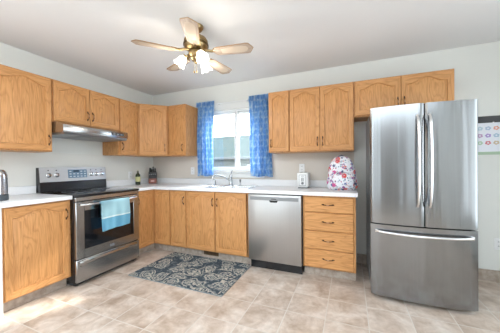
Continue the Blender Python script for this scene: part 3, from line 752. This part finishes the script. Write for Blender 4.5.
# ------------------------------------------------------------------ counter things
# kettle
kt = thing('electric_kettle', 'steel electric kettle at the left edge of the counter', 'kettle', (.385, -2.140, CT1))
MB().lathe([(0, .0005), (.068, .0005), (.071, .01), (.069, .052), (.066, .054)], n=32).build('base', simple('kettle_dark_base', (.06, .07, .08), .35), kt)
MB().lathe([(.0655, .055), (.0655, .18), (.064, .215), (.057, .245), (.040, .262), (.0, .266)], n=36).build('jug', steel('kettle_steel', (.5, .5, .52), 2, .22), kt)
MB().lathe([(.014, .2655), (.015, .272), (.008, .276), (0, .276)], n=16).build('lid_knob', DARK, kt)
MB().tube([(-.03, -.048, .240), (-.05, -.095, .240), (-.055, -.11, .19), (-.05, -.10, .09), (-.033, -.058, .075)], [.011, .012, .012, .011, .010], 10).build('handle', DARK, kt)
MB().box((.056, -.030, .10), (.069, -.014, .225), .004).build('water_gauge', simple('gauge_dark', (.04, .05, .07), .2), kt)
# olive oil bottle
bo = thing('oil_bottle', 'dark green oil bottle with pale label near the range', 'bottle', (.135, -.452, CT1))
MB().lathe([(0, .0005), (.034, .0005), (.036, .006), (.036, .14), (.033, .155), (.018, .175), (.0125, .188), (.0125, .212)], n=24).build('glass_body', simple('dark_green_glass', (.018, .028, .008), .08), bo)
MB().lathe([(.0145, .2125), (.0145, .232), (0, .233)], n=16).build('cap', simple('pale_cap', (.60, .58, .45), .4), bo)
MB().lathe([(.0366, .050), (.0366, .125)], n=24, close=False).build('label', simple('yellow_label', (.55, .52, .25), .6), bo)
# knife block
kb = thing('knife_block', 'dark knife block with reddish wood front in the corner', 'knife block', (.155, -.170, CT1), math.radians(40))
MB().prism([(-.048, .0005), (.060, .0005), (.048, .165), (-.036, .195)], -.062, .062, 0, bev=.003).build('block', simple('black_lacquer', (.012, .012, .013), .35, spec=.3), kb)
MB().prism([(-.0495, .006), (-.0455, .085), (-.0485, .085), (-.0525, .006)], -.058, .058, 0).build('wood_front', simple('reddish_wood', (.22, .06, .04), .35), kb)
MB().box((-.026, -.0545, .035), (.026, -.0515, .055), .0005).build('label_plate', simple('pinkish_plate', (.70, .48, .42), .4), kb)
for i, (x, y, l) in enumerate(((-.042, -.02, .075), (-.016, -.02, .055), (.012, -.02, .06), (.042, -.02, .06), (-.03, .018, .085), (.005, .018, .105), (.035, .018, .085))):
    z0 = .19-(y+.036)*.35
    ca, sa = math.cos(math.radians(40)), math.sin(math.radians(40))
    kn = thing('kitchen_knife', 'black-handled kitchen knife standing in the dark knife block', 'knife', (.155+x*ca-y*sa, -.170+x*sa+y*ca, CT1+z0), math.radians(40), 'knives in the knife block')
    MB().tube([(0, 0, .002), (0, -.004, l*.5), (0, -.006, l)], [.0085, .0095, .0075], 10, flat=1.3).build('knife_handle', BLACK, kn)
    MB().lathe([(.006, -.001), (.006, .003), (0, .003)], (0, -.006, l), 10).build('rivet_cap', GREYP, kn)
    if y < 0: MB().lathe([(.0055, 0), (.0055, .003), (0, .003)], (x, -.0425, .150), 10, mat=Matrix.Rotation(PI/2, 4, 'X')).build('steel_stud', WHITE, kb)
# toaster (end-on)
to = thing('toaster', 'white toaster standing end-on beneath the wall outlet', 'toaster', (2.618, -.17, CT1), math.radians(3))
MB().box((-.068, -.125, .012), (.068, .135, .192), .022, seg=4).build('shell', WHITE, to)
for x in (-.025, .025): MB().box((x-.012, -.095, .190), (x+.012, .105, .1935)).build('slot', DARK, to)
fp_ = MB().loops([[(-.042, -.126, .035), (.042, -.126, .035), (.042, -.126, .165), (-.042, -.126, .165)], [(-.042, -.129, .035), (.042, -.129, .035), (.042, -.129, .165), (-.042, -.129, .165)],
  [(-.038, -.129, .039), (.038, -.129, .039), (.038, -.129, .161), (-.038, -.129, .161)], [(-.038, -.126, .039), (.038, -.126, .039), (.038, -.126, .161), (-.038, -.126, .161)]]).build('end_outline', GREYP, to)
MB().box((-.012, -.128, .085), (-.004, -.125, .150)).box((.004, -.128, .085), (.012, -.125, .150)).build('lever_track', GREYP, to)
MB().box((-.022, -.142, .128), (.022, -.125, .144), .003).build('lever', WHITE, to)
MB().lathe([(.016, 0), (.015, .012), (0, .013)], (0, -.125, .063), 18, mat=Matrix.Rotation(PI/2, 4, 'X')).build('dial', GREYP, to)
MB().box((-.055, -.11, .0005), (.055, .12, .0118)).build('base', GREYP, to)

# backpack
def m_floral():
    m, nt, b = newmat('floral_print'); v = coords(nt)
    col = (.80, .80, .84)
    for s_, thr, cols, off in ((15, .36, [(.72, .06, .07), (.80, .18, .14), (.62, .10, .30), (.78, .10, .08)], 0), (24, .33, [(.05, .06, .18), (.30, .12, .36), (.14, .18, .40), (.55, .58, .66)], 3.3), (42, .32, [(.42, .45, .55), (.5, .22, .30), (.25, .34, .42), (.7, .45, .45)], 7.7)):
        ad = nt.nodes.new('ShaderNodeVectorMath'); ad.operation = 'ADD'; nt.links.new(v, ad.inputs[0]); ad.inputs[1].default_value = (off, off, off)
        vo = nt.nodes.new('ShaderNodeTexVoronoi'); vo.inputs['Scale'].default_value = s_; nt.links.new(ad.outputs[0], vo.inputs['Vector'])
        pet = noise(nt, ad.outputs[0], s_*4.5, 1); th = math_(nt, 'ADD', math_(nt, 'MULTIPLY', pet, .34), thr-.14)
        ms = math_(nt, 'LESS_THAN', vo.outputs['Distance'], th)
        core = math_(nt, 'LESS_THAN', vo.outputs['Distance'], thr*.32)
        sx = nt.nodes.new('ShaderNodeSeparateColor'); nt.links.new(vo.outputs['Color'], sx.inputs[0])
        r = nt.nodes.new('ShaderNodeValToRGB'); r.color_ramp.interpolation = 'CONSTANT'; e = r.color_ramp.elements
        while len(e) < 4: e.new(.5)
        for i, el in enumerate(e): el.position = i*.25; el.color = (*cols[i], 1)
        nt.links.new(sx.outputs[0], r.inputs[0])
        pc = mixc(nt, math_(nt, 'MULTIPLY', core, .6), r.outputs[0], (.85, .70, .65))
        use = math_(nt, 'MULTIPLY', ms, math_(nt, 'GREATER_THAN', sx.outputs[1], .12))
        col = mixc(nt, use, col, pc)
    nt.links.new(col, b.inputs['Base Color']); b.inputs['Roughness'].default_value = .75; return m
FLO = m_floral()
bp_ = thing('backpack', 'white backpack with red and navy floral print', 'backpack', (3.068, -.30, CT1), math.radians(8))
def sup(cx_, cy_, hx, hy, z, p=2.6, n=32):
    P = []
    for i in range(n):
        a = 2*PI*i/n; c_, s_ = math.cos(a), math.sin(a)
        P.append((cx_+hx*math.copysign(abs(c_)**(2/p), c_), cy_+hy*math.copysign(abs(s_)**(2/p), s_), z))
    return P
MB().loops([sup(0, 0, .130, .082, .001), sup(0, 0, .146, .094, .012), sup(0, 0, .150, .100, .06), sup(0, .002, .149, .098, .15), sup(-.002, .004, .144, .092, .22), sup(-.004, .006, .130, .084, .28), sup(-.004, .008, .106, .070, .328), sup(-.004, .01, .074, .050, .362), sup(-.004, .01, .034, .022, .376)], smooth=True, capfirst=True, caplast=True).build('body', FLO, bp_)
MB().loops([sup(0, -.088, .098, .020, .022), sup(0, -.096, .112, .034, .034), sup(0, -.098, .114, .040, .09), sup(0, -.094, .110, .036, .155), sup(0, -.088, .096, .020, .188), sup(0, -.084, .06, .008, .198)], smooth=True, capfirst=True, caplast=True).build('front_pocket', FLO, bp_)
GREYF = simple('grey_piping', (.30, .30, .36), .8)
MB().tube([(-.112*math.cos(a), -.094-.012*math.sin(a)-.02*(1-abs(math.cos(a))), .105+.092*math.sin(a)) for a in [PI*i/20 for i in range(21)]], .0028, 6).build('pocket_zip', GREYF, bp_)
MB().tube([((-.004)-.126*math.cos(a), -.040, .20+.150*math.sin(a)) for a in [PI*i/24 for i in range(25)]], .0032, 6).build('main_zip', GREYF, bp_)
MB().tube([(-.03, .02, .356), (-.028, .025, .378), (0, .028, .388), (.024, .025, .378), (.026, .02, .354)], .006, 8).build('grab_handle', simple('navy_webbing', (.06, .06, .12), .8), bp_)
for s_ in (-1, 1):
    MB().loops([sup(s_*.142, .0, .008, .045, .02), sup(s_*.150, .0, .014, .052, .04), sup(s_*.150, .0, .014, .052, .11), sup(s_*.144, .0, .008, .046, .135)], smooth=True, capfirst=True, caplast=True).build('side_pocket', FLO, bp_)
    MB().tube([(s_*.05, .075, .30), (s_*.075, .105, .24), (s_*.085, .115, .15), (s_*.10, .098, .05)], [.010, .014, .014, .006], 8, flat=1).build('shoulder_strap', FLO, bp_)

# ------------------------------------------------------------------ wall plates, calendar
def outlet(label, loc, rz, switch=False):
    t = thing('wall_outlet' if not switch else 'wall_switch', label, 'outlet' if not switch else 'switch', loc, rz)
    MB().box((-.036, -.006, -.058), (.036, -.0005, .058), .002).build('plate', WHITE, t)
    for z in (-.022, .022):
        s_ = MB().box((-.016, -.0085, z-.015), (.016, -.0062, z+.015), .001).build('socket', WHITE, t)
        MB().box((-.008, -.0092, z-.004), (-.005, -.0086, z+.008)).box((.005, -.0092, z-.004), (.008, -.0086, z+.008)).build('slots', DARK, s_)
    return t
outlet('white wall outlet beside the oil bottle on left wall', (0, -.475, 1.06), R90)
outlet('white wall outlet between the corner and the left curtain', (.825, 0, 1.12), 0)
outlet('white wall outlet directly above the toaster', (2.565, 0, 1.155), 0)
outlet('white wall outlet low on the wall right of the fridge', (4.535, 0, .38), 0)
cal = thing('wall_calendar', 'wall calendar with dark header and coloured drawings right of fridge', 'calendar', (4.335, 0, 1.285))
MB().box((0, -.012, .325), (.36, -.0005, .392), .002).build('header_bar', simple('charcoal_board', (.05, .05, .055), .6), cal)
pg = MB().box((.004, -.006, .03), (.354, -.001, .3245), .0005).build('page', simple('paper_white', (.80, .82, .88), .7), cal)
MB().box((.004, -.007, .0), (.354, -.001, .0295), .0005).build('bottom_strip', simple('green_paper', (.42, .55, .40), .7), cal)
cls = [(.50, .62, .72), (.66, .22, .26), (.42, .30, .62), (.45, .55, .70), (.62, .50, .36), (.42, .56, .68), (.72, .36, .28), (.45, .60, .45), (.55, .36, .55)]
k_ = 0
for r_ in range(3):
    for c_ in range(4):
        x, z = .053+c_*.064, .268-r_*.074
        m_ = simple('ink_%s' % ['red', 'violet', 'blue', 'teal', 'orange', 'green', 'pink', 'indigo', 'lime', 'rose', 'azure', 'amber'][k_], cls[(k_*2+c_) % 9], .7)
        pts = []
        for i in range(20):
            a = 2*PI*i/20; rr = .023+.003*math.sin(5*a+k_)
            pts.append((x+rr*math.cos(a), z+.85*rr*math.sin(a)))
        d_ = MB().prism(pts, -.0072, -.0062, 1).build('drawing', m_, pg)
        MB().prism([(x+.008*math.cos(2*PI*i/12), z+.007*math.sin(2*PI*i/12)) for i in range(12)], -.0078, -.0073, 1).build('drawing_centre', bpy.data.materials['paper_white'], d_)
        k_ += 1
MB().lathe([(.006, 0), (.005, .008), (0, .009)], (.155, -.012, .325), 10, mat=Matrix.Rotation(PI/2, 4, 'X')).build('pin', WHITE, cal)

# ------------------------------------------------------------------ groups of like things
for o in list(COL.objects):
    if o.parent or 'label' not in o.keys(): continue
    k = o.name.split('.')[0]
    G = {'wall_cabinet': 'oak wall cabinets', 'corner_wall_cabinet': 'oak wall cabinets', 'base_cabinet': 'oak base cabinets', 'corner_base_cabinet': 'oak base cabinets',
         'drawer_cabinet': 'oak base cabinets', 'wall_outlet': 'white wall outlets', 'curtain': 'blue window curtains', 'countertop': 'white countertops'}
    if k in G: o['group'] = G[k]
